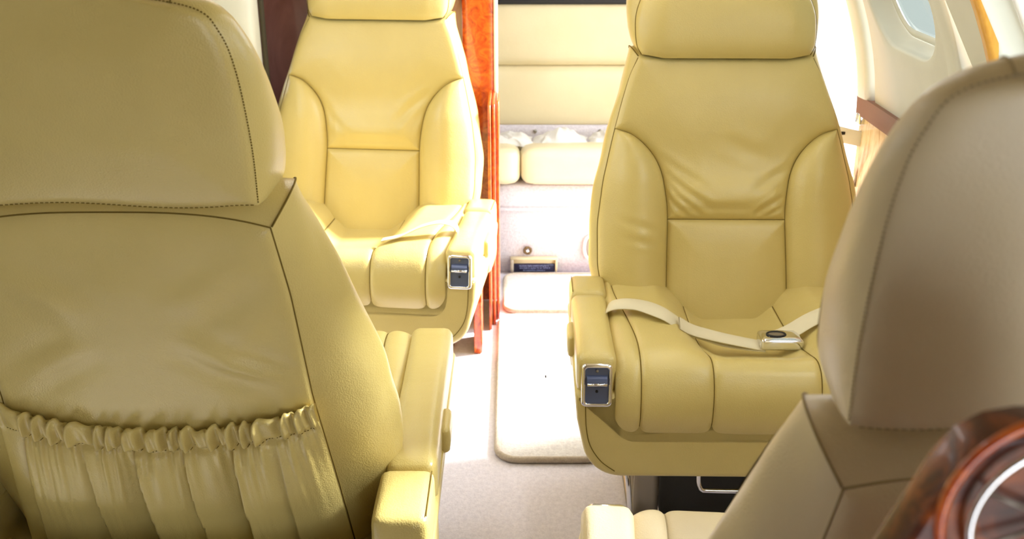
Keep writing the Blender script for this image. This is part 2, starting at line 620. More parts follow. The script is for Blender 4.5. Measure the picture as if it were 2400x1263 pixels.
    # pocket with a gathered elastic top
    if pocket:
        nx, ny = 220, 70
        xs = np.linspace(-1, 1, nx)
        def ptop(x):
            return .262 + .040 * (abs(x) / .212) ** 2
        gph = np.cumsum(1 + .45 * np.sin(np.linspace(0, 31, nx)) + .3 * np.sin(np.linspace(2, 57, nx)))
        gph = gph / gph[-1] * 2 * math.pi * 17
        folds = [(.185, .205), (.045, .02), (-.095, -.115), (.115, .10), (-.02, -.045), (-.155, -.175)]
        famp = [.034, .036, .038, .009, .010, .008]
        Xp, Sp, Np = np.zeros((ny, nx)), np.zeros((ny, nx)), np.zeros((ny, nx))
        vs = np.concatenate([np.linspace(0, .16, 26), np.linspace(.16, 1, ny - 25)[1:]])
        for i, v in enumerate(vs):
            for j, a in enumerate(xs):
                x_at = a * .214
                st = ptop(x_at)
                s = st + (-.075 - st) * v
                x = a * (float(X_BACK(s)) + .003)
                edge = 1 - abs(a) ** 6
                below = (st - s)
                g = math.sin(gph[j]) * .6 + .4 * math.sin(gph[j] * 2.1 + 1.3 + v * 9)
                head = math.exp(-((below - .018) / .022) ** 4)          # the elastic header
                cinch = math.exp(-((below - .040) / .007) ** 2)         # stitched line below it
                n = -.126 - .012 * edge
                n -= (.0125 * g + .008) * head * (.35 + .65 * edge)
                n += .009 * cinch * edge
                pouch = np.clip((below - .045) / .10, 0, 1)
                n -= .018 * pouch * edge
                n -= .0060 * g * math.exp(-max(below - .04, 0) / .06) * (1 - head) * edge
                for (f0, f1), am in zip(folds, famp):
                    fx = f0 + (f1 - f0) * np.clip(below / .30, 0, 1)
                    q = (x - fx) * (1 if f1 < f0 else 1)
                    # overlapping pleat: steep on one side, long on the other
                    k = am * np.clip((below - .028) / .05, 0, 1) * edge
                    if q < 0:
                        n += -k * math.exp(q / .050) * .42
                    else:
                        n += k * math.exp(-q / .016) * .85
                ruff = .0065 * math.sin(gph[j] + .8) * math.exp(-below / .010) * edge
                Xp[i, j], Sp[i, j] = x, s + ruff + .0015 * math.sin(x * 60 + 1) * pouch
                Np[i, j] = n
        G = [[S(Xp[i, j], Sp[i, j], Np[i, j]) for j in range(nx)] for i in range(ny)]
        # rolled top lip
        lip1 = [S(Xp[0, j], Sp[0, j] + .004, Np[0, j] + .004) for j in range(nx)]
        lip2 = [S(Xp[0, j], Sp[0, j] - .004, Np[0, j] + .013) for j in range(nx)]
        lip3 = [S(Xp[0, j], Sp[0, j] - .045, -.112) for j in range(nx)]
        MB().grid([lip3, lip2, lip1] + G).build('seat_pocket', mat, br)
        def pk(a, below, off):
            x_at = a * .214
            s = ptop(x_at) - below
            i = int(np.argmin(abs((ptop(x_at) - (ptop(x_at) + (-.075 - ptop(x_at)) * vs)) - below)))
            j = int(np.argmin(abs(xs - a)))
            return S(Xp[i, j], Sp[i, j], Np[i, j] + off)
        st = MB()
        for j in range(4, nx - 4, 2):
            i = int(np.argmin(abs((ptop(xs[j] * .214) + .075) * vs - .040)))
            p0 = Vector(S(Xp[i, j], Sp[i, j], Np[i, j] - .0006))
            p1 = Vector(S(Xp[i, j + 1], Sp[i, j + 1], Np[i, j + 1] - .0006))
            st.tube([p0, p0.lerp(p1, .9)], .0007, 4)
        st.build('stitching', thread, br)

    # ---------------- headrest
    sc[0], sc[1] = 1.0, 0.0
    HF = curve([(.192, .607), (.203, .632), (.204, .69), (.190, .735), (.168, .775), (.135, .805), (.07, .838), (0, .846)], 60) * np.array([head_front, 1])
    HB = curve([(.183, .640), (.187, .726), (.184, .822), (.173, .874), (.150, .901), (.073, .916), (0, .919)], 60)
    nf_edge, nb_edge = .006, -.112
    us2 = np.linspace(0, 1, 24)
    def outward(i):
        # outward direction of the rim in (x,s)
        a, c = HB[max(i - 1, 0)], HB[min(i + 1, 59)]
        t = c - a
        t = t / (np.linalg.norm(t) + 1e-9)
        o_ = np.array([t[1], -t[0]])
        if i == 59:
            o_ = np.array([0, 1.0])
        return o_
    def rim(i, sg, u):
        A = np.array([HF[i, 0], HF[i, 1], nf_edge])
        B = np.array([HB[i, 0], HB[i, 1], nb_edge])
        p = A * (1 - u) + B * u
        o_ = outward(i)
        p[:2] += o_ * ((.005 + head_rim * min(1, i / 9.0) ** .6 + .020 * min(1, max(0, (i - 10) / 28.0))) * (1 - abs(2 * u - 1) ** 2.6))
        return np.array([sg * p[0], p[1], p[2]])
    idx = [(i, -1) for i in range(60)] + [(i, 1) for i in range(58, -1, -1)]
    hr = MB().grid([[S(*rim(i, sg, u)) for u in us2] for i, sg in idx]).build('headrest', mat, root)
    # front roll
    rows = []
    for i in range(60):
        x0, s0 = HF[i]
        v = (s0 - .607) / (.846 - .607)
        row = []
        for t in ease(50, .6):
            x = -x0 + 2 * x0 * t
            dx = x0 - abs(x)
            db = s0 - .607
            dt = .846 - s0
            e = 1 - math.exp(-max(min(dx, db * 1.0, dt * 1.6), 0) / .010)
            n = nf_edge + .010 * e + .036 * (1 - (abs(2 * v - .85) / 1.15) ** 2.2 if v < 1 else 0) * min(1, dx / .06) ** .5
            sag = -.010 * (1 - v) ** 3 * min(1, dx / .05)
            n += .0012 * vnoise(x * 2, s0 * 2, seed + 9)
            row.append(S(x, s0 + sag, n))
        rows.append(row)
    MB().grid(rows).build('front_panel', mat, hr)
    # underside, front hem to back hem
    rows = []
    for u in np.linspace(0, 1, 14):
        a = rim(0, 1, u)
        row = []
        for t in ease(40, .6):
            x = -a[0] + 2 * a[0] * t
            sag = -.010 * (1 - u) * min(1, (a[0] - abs(x)) / .05) + (.004 * math.sin(x * 22 + .6)) * u * min(1, (a[0] - abs(x)) / .05)
            row.append(S(x, a[1] + sag, a[2]))
        rows.append(row)
    MB().grid(rows).build('underside', mat, hr)
    # back panel of the headrest
    rows = []
    for i in range(60):
        x0, s0 = HB[i]
        row = []
        for t in ease(50, .6):
            x = -x0 + 2 * x0 * t
            dx = x0 - abs(x)
            d = max(min(dx, s0 - .640, (.919 - s0) * 1.3), 0)
            n = nb_edge - .006 * (1 - math.exp(-d / .006)) - .013 * min(1, d / .09) ** .8
            wav = (.004 * math.sin(x * 22 + .6)) * max(0, 1 - (s0 - .640) / .05) * min(1, dx / .05)
            n -= .0013 * vnoise(x * 1.5, s0 * 1.5, seed + 5) * min(1, d / .03)
            row.append(S(x, s0 + wav, n))
        rows.append(row)
    MB().grid(rows).build('back_panel', mat, hr)
    # piping and stitches round the back panel, seam round the front
    for sg in (-1, 1):
        thread_line([S(sg * HF[i, 0], HF[i, 1], nf_edge + .001) for i in range(60)], .0012, 'seam', hr)
    for sg in (-1, 1):
        thread_line([S(*(rim(41, sg, u) + np.array([sg * .0004, .0006, 0]))) for u in us2], .0009, 'seam', hr)
    st = MB()
    dense = curve(HB, 110)
    for sg in (-1, 1):
        for i in range(1, 108):
            a, c = dense[i], dense[i + 1]
            o_ = np.array([c[1] - a[1], -(c[0] - a[0])])
            o_ = o_ / (np.linalg.norm(o_) + 1e-9)
            a2, c2 = a + o_ * .0012, a + o_ * .0012 + (c - a) * .6
            st.tube([S(sg * a2[0], a2[1], nb_edge + .0002), S(sg * c2[0], c2[1], nb_edge + .0002)], .0008, 4)
    for k in range(60):
        x = -.18 + .36 * k / 60
        w_ = .004 * math.sin(x * 22 + .6) * min(1, (.186 - abs(x)) / .05)
        st.tube([S(x, .6435 + w_, nb_edge - .0052), S(x + .0036, .6435 + w_, nb_edge - .0052)], .0007, 4)
    st.build('stitching', thread, hr)

    # ---------------- seat cushion
    PC = curve([(.06, .372), (-.05, .366), (-.15, .368), (-.25, .385), (-.33, .418), (-.375, .440), (-.405, .445), (-.435, .432), (-.455, .395), (-.458, .350), (-.450, .318), (-.438, .298)], 90)
    PB = curve([(.06, .445), (-.05, .452), (-.15, .458), (-.25, .462), (-.33, .465), (-.385, .463), (-.420, .452), (-.445, .428), (-.460, .39), (-.462, .350), (-.452, .318), (-.438, .298)], 90)
    SX, SIDE, HALF = .104, .245, .294
    def cush(x, i):
        ax = abs(x)
        w_ = np.clip((i - 8) / 50, 0, 1)
        w_ = .028 * (1 - w_ * w_ * (3 - 2 * w_))
        x_out = x
        if ax > SX:
            x_out = math.copysign(ax + (w_ * (ax - SX) / (SIDE - SX) if ax < SIDE else w_ * (HALF - ax) / (HALF - SIDE)), x)
        t = np.clip((ax - .055) / .115, 0, 1)
        t = t * t * (3 - 2 * t)
        y, z = PC[i] * (1 - t) + PB[i] * t
        # outward normal of the profile
        a, c = PB[max(i - 2, 0)], PB[min(i + 2, 89)]
        tg_ = (c - a) / (np.linalg.norm(c - a) + 1e-9)
        ny_, nz_ = tg_[1], -tg_[0]
        if nz_ < 0 and i < 40:
            ny_, nz_ = -ny_, -nz_
        d = min(abs(ax - SX), abs(ax - SIDE))
        h = -.008 * math.exp(-d / .006)
        if ax > SIDE:
            q = (ax - SIDE) / (HALF - SIDE)
            h -= .014 * q ** 3
        h += .0018 * vnoise(x * 2.0, i * .012, seed + 2)
        return (x_out, y + ny_ * h, z + nz_ * h)
    cu = None
    parts = [('seat_cushion', -SX, SX, 50), ('bolster', -SIDE, -SX, 40), ('bolster', SX, SIDE, 40), ('side_panel', -HALF, -SIDE, 14), ('side_panel', SIDE, HALF, 14)]
    for nm, xa, xb, k in parts:
        rows = []
        for i in range(90):
            row = [cush(xa + (xb - xa) * t, i) for t in ease(k, .6)]
            if nm == 'side_panel':
                lx, ly, lz = row[0] if xa < 0 else row[-1]
                drop = (lx * 1.003, ly + .006 * (1 if i > 60 else 0), max(lz - .05, .29))
                row = ([drop] + row) if xa < 0 else (row + [drop])
            rows.append(row)
        o = MB().grid(rows).build(nm, mat, cu if cu else root)
        if cu is None:
            cu = o
    for sx in (-SIDE, -SX, SX, SIDE):
        thread_line([Vector(cush(sx, i)) + Vector((0, -.0002, .0008)) for i in range(0, 90)], .0013, 'seam', cu)

    # ---------------- seat pan (leather covered tub) under the cushion
    def arc(cx, cz, r, a0, a1, k=8):
        return [(cx + r * math.cos(math.radians(a0 + (a1 - a0) * i / k)), cz + r * math.sin(math.radians(a0 + (a1 - a0) * i / k))) for i in range(k + 1)]
    half = [(0, .205)] + arc(.275, .285, .080, -88, -12, 10) + [(.368, .335), (.372, .378)] + arc(.364, .386, .008, 0, 90, 3) + arc(.296, .386, .008, 90, 180, 3) + [(.284, .35)] + [(x, z) for x, z in arc(.252, .334, .030, 0, -90, 8)] + [(0, .304)]
    outline = half + [(-x, z) for x, z in half[-2:0:-1]]
    prism(outline, -.447, max(.02, pad[1] + blen), .014, 4).build('seat_pan', mat, root)
    for sg in (-1, 1):
        pts = [(sg * .352, -.4475, .37), (sg * .349, -.4475, .32), (sg * .340, -.4478, .28), (sg * .318, -.4478, .245), (sg * .29, -.4475, .222)]
        thread_line(curve(pts, 20), .0010, 'seam', root)

    # ---------------- armrests
    y0, y1 = pad
    for sg in (-1, 1):
        ax = sg * .331
        def shape(x, y, z, ax=ax, y0=y0, y1=y1):
            k = (y - y0) / (y1 - y0)
            z2 = z - .012 * max(0, k - .4)
            # slim waist and a bulge on the outer side
            x2 = ax + (x - ax) * (1 - .07 * math.sin(math.pi * min(1, max(0, k))))
            return (x2, y, z2)
        arm = rbox('armrest', (ax, (y0 + y1) / 2, .427), (.078, y1 - y0, .084), .017, mat, root, 12, (.002, .002, .004), shape)
        blk = rbox('arm_block', (ax - sg * .002, y1 + .008 + blen / 2, .414), (.080, blen, .092), .014, mat, root, 8, (.002, .002, .003))
        bx_ = MB()
        bx_.add(*rbox_pts(ax + sg * .004, (y1 + blen * .4), .335, .070, blen + .04, .11, .02, 6))
        bx_.build('arm_bracket', mat, root)
        thread_line([(ax + sg * .034, y1 + .016 + (blen - .02) * t, .4585) for t in np.linspace(0, 1, 12)], .0009, 'seam', blk)
        # little paddle on the outer side of the arm
        pv, pf = rbox_pts(ax + sg * .040, y0 + (y1 - y0) * .62, .408, .022, .085, .05, .010, 6)
        mesh_obj('recline_paddle', pv, pf, mat, arm)
        # latch: chrome bezel, enamel plate, lever
        def L(u, w, n):   # u across, w up, n out; plate leans back a little
            th = math.radians(9)
            return (ax + u, y0 - .010 - n * math.cos(th) + w * math.sin(th), .414 + w * math.cos(th) + n * math.sin(th))
        def ringp(hw, hh, r, n, k=5):
            pts = []
            for cx, cz, a0 in ((hw - r, hh - r, 0), (-(hw - r), hh - r, 90), (-(hw - r), -(hh - r), 180), (hw - r, -(hh - r), 270)):
                for i in range(k + 1):
                    a = math.radians(a0 + 90 * i / k)
                    pts.append(L(cx + r * math.cos(a), cz + r * math.sin(a), n))
            return pts
        prof = [(.030, .043, .009, -.012), (.030, .043, .009, .005), (.0285, .0415, .009, .0075), (.0255, .0385, .008, .0085), (.0230, .0360, .006, .0075), (.0222, .0352, .005, .002)]
        G = [ringp(*q) for q in prof]
        G = [g + [g[0]] for g in G]
        bz = MB().grid(G).build('latch_bezel', 'chrome', arm)
        pl = MB()
        ring = ringp(.0222, .0352, .005, .0022)
        pl.add(ring, [tuple(range(len(ring)))])
        pl.build('latch_plate', 'latch_blue', bz, False)
        lv = MB()
        G = []
        for w, n in ((.020, .002), (.020, .006), (.012, .011), (.006, .013), (.002, .012), (.001, .008), (.003, .002)):
            G.append([L(u, w, n) for u in np.linspace(-.0195, .0195, 6)])
        lv.grid(G)
        lv.build('latch_lever', 'latch_blue', bz)
        rr = MB().tube([L(u, .004, .0125) for u in (-.019, 0, .019)], .0032, 8).build('lever_rim', 'chrome', bz)
        for w in (.029, -.012):
            MB().tube([L(0, w, .0015), L(0, w, .0045)], .0028, 8).build('latch_screw', 'steel' if w > 0 else 'black', bz)

    # ---------------- pedestal
    rbox('pedestal_box', (box_x, -.12, .105), (.425, .40, .175), .008, 'black', root, 3)
    for sg in (-1, 1):
        rbox('leg', (sg * .205, -.30, .105), (.055, .012, .21), .003, 'steel', root, 3)
        MB().tube([(sg * .258, -.335, .212), (sg * .247, -.345, .10), (sg * .240, -.35, .004)], .0055, 8).build('strut', 'chrome', root)
        rbox('rail', (sg * .225, -.12, .008), (.03, .50, .014), .003, 'steel', root, 3)
    rbox('blue_reflection', (-.238, -.24, .165), (.035, .04, .06), .010, 'blue', root, 4)  # solid block standing in for a blue reflection between leg and strut
    hp = curve([(-.112, -.40, .225), (-.112, -.402, .172), (-.106, -.404, .157), (-.090, -.405, .150), (.08, -.405, .150), (.26, -.405, .150), (.276, -.404, .157), (.282, -.402, .172), (.282, -.40, .225)], 60)
    MB().tube(hp, .0048, 10).build('pull_handle', 'chrome', root)
    return root, S, cush

def ribbon(pts, width, thick, side, name, mat, parent, n=60):
    """strap along pts; side = function giving across-direction per point"""
    P = curve(pts, n)
    mb = MB()
    rows = []
    for i in range(n):
        t = Vector(P[min(i + 1, n - 1)] - P[max(i - 1, 0)]).normalized()
        a = Vector(side(i / (n - 1))).normalized()
        a = (a - t * a.dot(t)).normalized()
        nn = t.cross(a).normalized()
        c = Vector(P[i])
        w, h = width / 2, thick / 2
        rows.append([c - a * w - nn * h, c - a * w * .0 - nn * h, c + a * w - nn * h, c + a * (w + h), c + a * w + nn * h, c + nn * h, c - a * w + nn * h, c - a * (w + h), c - a * w - nn * h])
    mb.grid(rows)
    return mb.build(name, mat, parent)

# ------------------------------------------------------------------ the cabin shell
def wall_x(z):
    return .87 - .65 * max(0.0, z - .75) ** 2

fl = MB()
fl.box(-1.0, .93, -.9, 4.4, -.05, 0)
structure(fl.build('floor', 'carpet', None, False), 'pale lavender grey cabin carpet', 'floor')

LEFT_SHIFT = .065
def sx_(sg, x):
    return x if sg > 0 else -(x + LEFT_SHIFT)

def wall_strip(y0, y1, z0, z1, sg, off=0.0, thick=.02, nz=14):
    """piece of curved side wall: sg=+1 right, -1 left; off pushes it inwards"""
    mb = MB()
    zs = np.linspace(z0, z1, nz)
    ring = [(wall_x(z) - off, z) for z in zs] + [(wall_x(z) - off + thick, z) for z in zs[::-1]]
    ya, yb = y0, y1
    n = len(ring)
    v = [(sx_(sg, x), ya, z) for x, z in ring] + [(sx_(sg, x), yb, z) for x, z in ring]
    f = [(i, (i + 1) % n, n + (i + 1) % n, n + i) for i in range(n)]
    f += [(i, i + 1, n - 2 - i, n - 1 - i) for i in range(nz - 1)]
    f += [(n + i, n + i + 1, n + n - 2 - i, n + n - 1 - i) for i in range(nz - 1)]
    return mb.add(v, f)

def rrect(cy, cz, hy, hz, r, k=10):
    pts = []
    for sy, sz, a0 in ((1, 1, 0), (-1, 1, 90), (-1, -1, 180), (1, -1, 270)):
        for i in range(k + 1):
            a = math.radians(a0 + 90 * i / k)
            pts.append((cy + sy * (hy - r) + r * math.cos(a), cz + sz * (hz - r) + r * math.sin(a)))
    return pts

def windowed_panel(name, y0, y1, z0, z1, cy, cz, hy, hz, r, sg, parent):
    """wall panel with a rounded opening"""
    hole = rrect(cy, cz, hy, hz, r)
    rows = []
    outer = []
    for (y, z) in hole:
        dy, dz = y - cy, z - cz
        k = min(((y1 - cy) / dy if dy > 1e-9 else ((y0 - cy) / dy if dy < -1e-9 else 1e9)),
                ((z1 - cz) / dz if dz > 1e-9 else ((z0 - cz) / dz if dz < -1e-9 else 1e9)))
        outer.append((cy + dy * k, cz + dz * k))
    # snap closest samples to the panel corners
    for c in ((y0, z0), (y0, z1), (y1, z0), (y1, z1)):
        i = min(range(len(outer)), key=lambda q: (outer[q][0] - c[0]) ** 2 + (outer[q][1] - c[1]) ** 2)
        outer[i] = c
    G = []
    for t in np.linspace(0, 1, 9):
        G.append([(sx_(sg, wall_x(oz + (hz_ - oz) * t)), oy + (hy_ - oy) * t, oz + (hz_ - oz) * t) for (oy, oz), (hy_, hz_) in zip(outer, hole)])
    # rolled edge then the reveal
    for k, (sh, out) in enumerate(((.004, .003), (.007, .010), (.010, .025), (.030, .055))):
        h2 = rrect(cy, cz, hy - sh, hz - sh, max(r - sh, .01))
        G.append([(sx_(sg, wall_x(z) + out), y, z) for y, z in h2])
    G = [g + [g[0]] for g in G]
    return MB().grid(G).build(name, 'panel', parent)

def window(n, cy, cz, hy, hz, r, sg, mat, frame_mat, label):
    """pane with its own ring frame at the bottom of the reveal"""
    G = []
    for sh, out in ((.026, .048), (.030, .046), (.038, .046), (.042, .052)):
        h2 = rrect(cy, cz, hy - sh, hz - sh, max(r - sh, .01))
        G.append([(sx_(sg, wall_x(z) + out), y, z) for y, z in h2])
    G = [g + [g[0]] for g in G]
    w = MB().grid(G).build('window_%d' % n, frame_mat)
    structure(w, label, 'window')
    h2 = rrect(cy, cz, hy - .036, hz - .036, max(r - .036, .01))
    rows = []
    for t in np.linspace(1, 0.02, 8):
        rows.append([(sx_(sg, wall_x(cz + (z - cz) * t) + .056), cy + (y - cy) * t, cz + (z - cz) * t) for y, z in h2])
    rows = [g + [g[0]] for g in rows]
    MB().grid(rows).build('blocking_shade' if mat == 'panel' else 'pane', mat, w)  # shade added in place of a pane to block light
    return w

# right wall ------------------------------------------------------
DOOR0, DOOR1 = 2.52, 3.46
wr = wall_strip(-.85, DOOR0, .0, .775, 1).build('wall_right', 'pale_wood', None, False)
structure(wr, 'right cabin side wall with cream panels above a pale wood ledge', 'wall')
wall_strip(-.85, DOOR0, .775, .823, 1, .012, .034, 4).build('ledge_trim', 'brown_trim', wr, False)
p_post = MB()
zs = np.linspace(.823, 1.5, 16)
G = []
for z in zs:
    x = wall_x(z)
    G.append([(x + .05, DOOR0 + .002, z), (x - .004, DOOR0, z), (x - .015, DOOR0 - .008, z), (x - .020, DOOR0 - .035, z), (x - .016, DOOR0 - .070, z), (x - .006, DOOR0 - .082, z), (x + .03, DOOR0 - .084, z)])
p_post.grid(G)
p_post.add(G[0], [tuple(range(7))])
p_post.build('door_post', 'panel', wr)
wall_strip(DOOR0 - .100, DOOR0 - .082, .823, 1.5, 1, -.012, .02).build('panel_joint', 'groove', wr, False)
windowed_panel('side_panel', 1.955, DOOR0 - .100, .823, 1.5, 2.185, 1.19, .205, .215, .13, 1, wr)
wall_strip(1.930, 1.955, .823, 1.5, 1, -.010, .02).build('panel_joint', 'groove', wr, False)
rib = MB()
G = []
for z in zs:
    x = wall_x(z)
    G.append([(x + .02, 1.934, z), (x - .012, 1.930, z), (x - .018, 1.915, z), (x - .018, 1.875, z), (x - .012, 1.860, z), (x + .02, 1.856, z)])
rib.grid(G)
rib.add(G[0], [tuple(range(6))])
rib.build('wall_rib', 'panel', wr)
wall_strip(1.838, 1.857, .823, 1.5, 1, -.012, .02).build('panel_joint', 'groove', wr, False)
windowed_panel('side_panel', 1.20, 1.838, .823, 1.5, 1.52, 1.19, .205, .215, .10, 1, wr)
windowed_panel('side_panel', .50, 1.18, .823, 1.5, .85, 1.19, .205, .215, .10, 1, wr)
wall_strip(1.18, 1.20, .823, 1.5, 1, -.010, .02).build('panel_joint', 'groove', wr, False)
windowed_panel('side_panel', -.20, .48, .823, 1.5, .15, 1.19, .205, .215, .10, 1, wr)
wall_strip(.48, .50, .823, 1.5, 1, -.010, .02).build('panel_joint', 'groove', wr, False)
wall_strip(-.85, -.20, .823, 1.5, 1).build('side_panel', 'panel', wr, False)
wall_strip(DOOR1, 4.4, .0, 1.5, 1).build('side_panel', 'panel', wr, False)
# golden wooden liner along the near window
lin = MB()
for (za, zb) in ((.93, 1.46),):
    zz = np.linspace(za, zb, 12)
    lin.grid([[(wall_x(z) + .03, 1.752, z), (wall_x(z) - .004, 1.752, z), (wall_x(z) - .009, 1.748, z), (wall_x(z) - .009, 1.726, z), (wall_x(z) - .004, 1.720, z), (wall_x(z) + .03, 1.718, z)] for z in zz])
lin.build('window_liner', 'oak_orange', wr)
window(1, 2.185, 1.19, .205, .215, .13, 1, 'glass', 'panel', 'rounded cabin window with grey green pane beside the open door')
window(2, 1.52, 1.19, .205, .215, .10, 1, 'clear', 'white_trim', 'bright cabin window with golden wood liner above the near right seat')
window(3, .85, 1.19, .205, .215, .10, 1, 'clear', 'white_trim', 'right cabin window next to the near right seat')
window(7, .15, 1.19, .205, .215, .10, 1, 'panel', 'white_trim', 'added right window beside the camera, unseen, its shade added to block light')  # unseen window added to shape the light, closed by a blocking shade

# left wall -------------------------------------------------------
wl = wall_strip(-.85, 4.4, .0, .775, -1).build('wall_left', 'panel', None, False)
structure(wl, 'left cabin side wall with cream window panels', 'wall')
wall_strip(-.85, 2.96, .775, .823, -1, .012, .034, 4).build('ledge_trim', 'brown_trim', wl, False)
for a, b_, c in ((1.95, 2.62, 2.31), (1.26, 1.93, 1.60), (.55, 1.24, .90)):
    windowed_panel('side_panel', a, b_, .823, 1.5, c, 1.19, .205, .215, .11, -1, wl)
    wall_strip(a - .02, a, .823, 1.5, -1, -.010, .02).build('panel_joint', 'groove', wl, False)
wall_strip(-.85, .53, .823, 1.5, -1).build('side_panel', 'panel', wl, False)
wall_strip(2.62, 4.4, .823, 1.5, -1).build('side_panel', 'panel', wl, False)
for n, c in ((4, 2.31), (5, 1.60), (6, .90)):
    window(n, c, 1.19, .205, .215, .11, -1, 'panel' if n == 6 else 'clear', 'white_trim', ('left cabin window beside the bulkhead', 'left cabin window beside the pocketed seat', 'left cabin window with an unseen shade added to block light')[n - 4])  # last window gets an added shade, holding light off the near seat
post = rbox('bulkhead_post', (-.81, 2.905, .76), (.20, .11, 1.50), .03, 'panel', wl, 8)
rbox('post_edge', (-.704, 2.945, .76), (.010, .03, 1.50), .003, 'groove', wl, 3)

# ceiling ---------------------------------------------------------
cx = [(-.570, 1.50), (-.50, 1.555), (-.36, 1.62), (-.2, 1.665), (0, 1.68), (.2, 1.665), (.36, 1.62), (.46, 1.555), (.505, 1.50)]
ce = MB()
ce.grid([[(x, y, z) for x, z in cx] for y in (-.85, 4.4)])
ce.grid([[(x, y, z + .03) for x, z in cx] for y in (-.85, 4.4)])
structure(ce.build('ceiling', 'head'), 'tan curved cabin headliner', 'ceiling')
for sg in (-1, 1):
    for k, (ya, yb) in enumerate(((1.35, 2.85), (2.95, 4.15))):
        lt = rbox('added_fill_strip', (sg * .38, (ya + yb) / 2, 1.592), (.07, yb - ya, .022), .008, 'white_trim', None, 4)  # unseen strip added to brighten the far seats and bench
        rbox('fill_panel', (sg * .37, (ya + yb) / 2, 1.579), (.05, yb - ya - .04, .012), .004, 'fill_glow', lt, 3)
        tag(lt, '%s added fill strip, unseen above the %s seats' % ('left' if sg < 0 else 'right', ('far', 'bench')[k]), 'light', 'added unseen fill strips')

# aft wall and ledge ---------------------------------------------
aw = MB().box(-.95, .95, 4.36, 4.40, 0, 1.72)
structure(aw.build('wall_back', 'panel', None, False), 'cream aft cabin wall behind the bench', 'wall')
rbox('aft_shelf', (0, 4.16, .875), (1.66, .42, .03), .006, 'black', None, 3)
structure(bpy.data.objects['aft_shelf'])
bpy.data.objects['aft_shelf'].name = 'trim_1'

# unseen bulkhead behind the camera, added to block light; doorway placed for fill
fw = MB().box(-.95, .32, -.89, -.85, 0, 1.72).build('wall_front', 'shaded_wood', None, False)
structure(fw, 'unseen forward bulkhead added to block light, doorway shaped to let in fill', 'wall')
MB().box(.82, .95, -.89, -.85, 0, 1.72).build('side_panel', 'shaded_wood', fw, False)
MB().box(.32, .82, -.89, -.85, 1.15, 1.72).build('side_panel', 'shaded_wood', fw, False)

# bulkhead behind the far left seat -------------------------------
bk = MB().box(-.93, -.152, 3.155, 3.195, 0, 1.60).build('wall_bulkhead', 'shaded_wood', None, False)
structure(bk, 'burl bulkhead behind the far left seat, shade painted into its colour', 'wall')
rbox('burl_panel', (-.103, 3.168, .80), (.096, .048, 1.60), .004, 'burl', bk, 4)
rbox('edge_trim', (-.050, 3.172, .80), (.012, .062, 1.60), .004, 'white_trim', bk, 4)
rbox('reveal', (-.052, 3.25, .80), (.012, .10, 1.60), .004, 'white_trim', bk, 4)
rbox('cross_rail', (-.49, 3.152, .585), (.66, .010, .045), .003, 'burl_dark', bk, 3)

# folded wooden divider leaves in front of it
fd = empty('folding_divider', (-.08, 2.85, 0))
tag(fd, 'folded orange wooden divider leaves standing at the bulkhead edge', 'divider')
for (xc, w, ya, yb, zt) in ((-.100, .026, 2.735, 2.86, .195), (-.0660, .010, 2.90, 3.138, .705), (-.0545, .010, 2.94, 3.138, .700), (-.0430, .010, 2.98, 3.138, .700)):
    o = rbox('leaf', (xc + .08, (ya + yb) / 2 - 2.85, zt / 2 + .002), (w, yb - ya, zt), .003, 'burl', fd, 4)

# ------------------------------------------------------------------ rear bench
bn = empty('rear_bench', (0, 3.39, 0))
tag(bn, 'cream leather bench across the cabin end on a carpeted base', 'bench')
rbox('bench_base', (0, .27, .162), (1.66, .54, .322), .006, 'base_carpet', bn, 4)
rbox('base_moulding', (0, -.004, .238), (1.66, .012, .012), .003, 'base_carpet', bn, 3)
def bench_cushion(x0, x1):
    def crownf(x, y, z):
        k = (y + .02) / .5
        return (x, y, z - .105 * max(0, k) ** 1.1 * (1 if z > .39 else .3))
    return rbox('bench_cushion', ((x0 + x1) / 2, .23, .392), (x1 - x0, .52, .130), .038, 'bench', bn, 16, (.003, .010, .006), crownf)
bench_cushion(-.70, .028)
bench_cushion(.031, .80)
def backshape(x, y, z):
    return (x, y + (z - .40) * .16, z)
rbox('bench_backrest', (0, .56, .515), (1.62, .11, .235), .035, 'bench', bn, 14, (0, .014, 0), backshape)
rbox('bench_backrest', (0, .56, .765), (1.62, .11, .262), .035, 'bench', bn, 14, (0, .010, .004), backshape)
rbox('rear_rail', (0, .500, .365), (1.62, .02, .10), .004, 'base_carpet', bn, 3)
for px in (.09, .34, .48):
    MB().tube([(px, .489, .395), (px, .481, .395)], .007, 10).build('stud', 'chrome', bn)

# crumpled cloths at the back of the bench
def crumple(name, x0, x1, y, z, h, seed, label):
    r = np.random.default_rng(seed)
    nx, ny = 40, 26
    u, v = np.meshgrid(np.linspace(0, 1, nx), np.linspace(0, 1, ny))
    e = (1 - np.abs(2 * u - 1) ** 4) * np.sin(math.pi * v) ** .6
    fold = vnoise(u * 1.1 + .3 * v, v * .5, seed) * .5 + .5 + .3 * np.abs(vnoise(u * 2 + v * .6, v, seed + 1))
    Z = z + h * e * np.clip(fold, .15, 1.5) * .75
    X = x0 + (x1 - x0) * u + .012 * vnoise(u, v, seed + 2)
    Y = y - .09 + .15 * v + .02 * vnoise(u, v, seed + 3)
    G = [[(X[i, j], Y[i, j], Z[i, j]) for j in range(nx)] for i in range(ny)]
    G2 = [[(X[i, j], Y[i, j], z - .001) for j in range(nx)] for i in (0, ny - 1)]
    o = MB().grid(G).build(name, 'cloth')
    tag(o, label, 'cloth')
    return o
crumple('folded_cloth', -.16, .075, 3.76, .385, .07, 31, 'white crumpled cloth on the bench beside the burl panel edge')
crumple('folded_cloth', .082, .285, 3.76, .385, .08, 12, 'white crumpled cloth in the middle of the bench seat back')
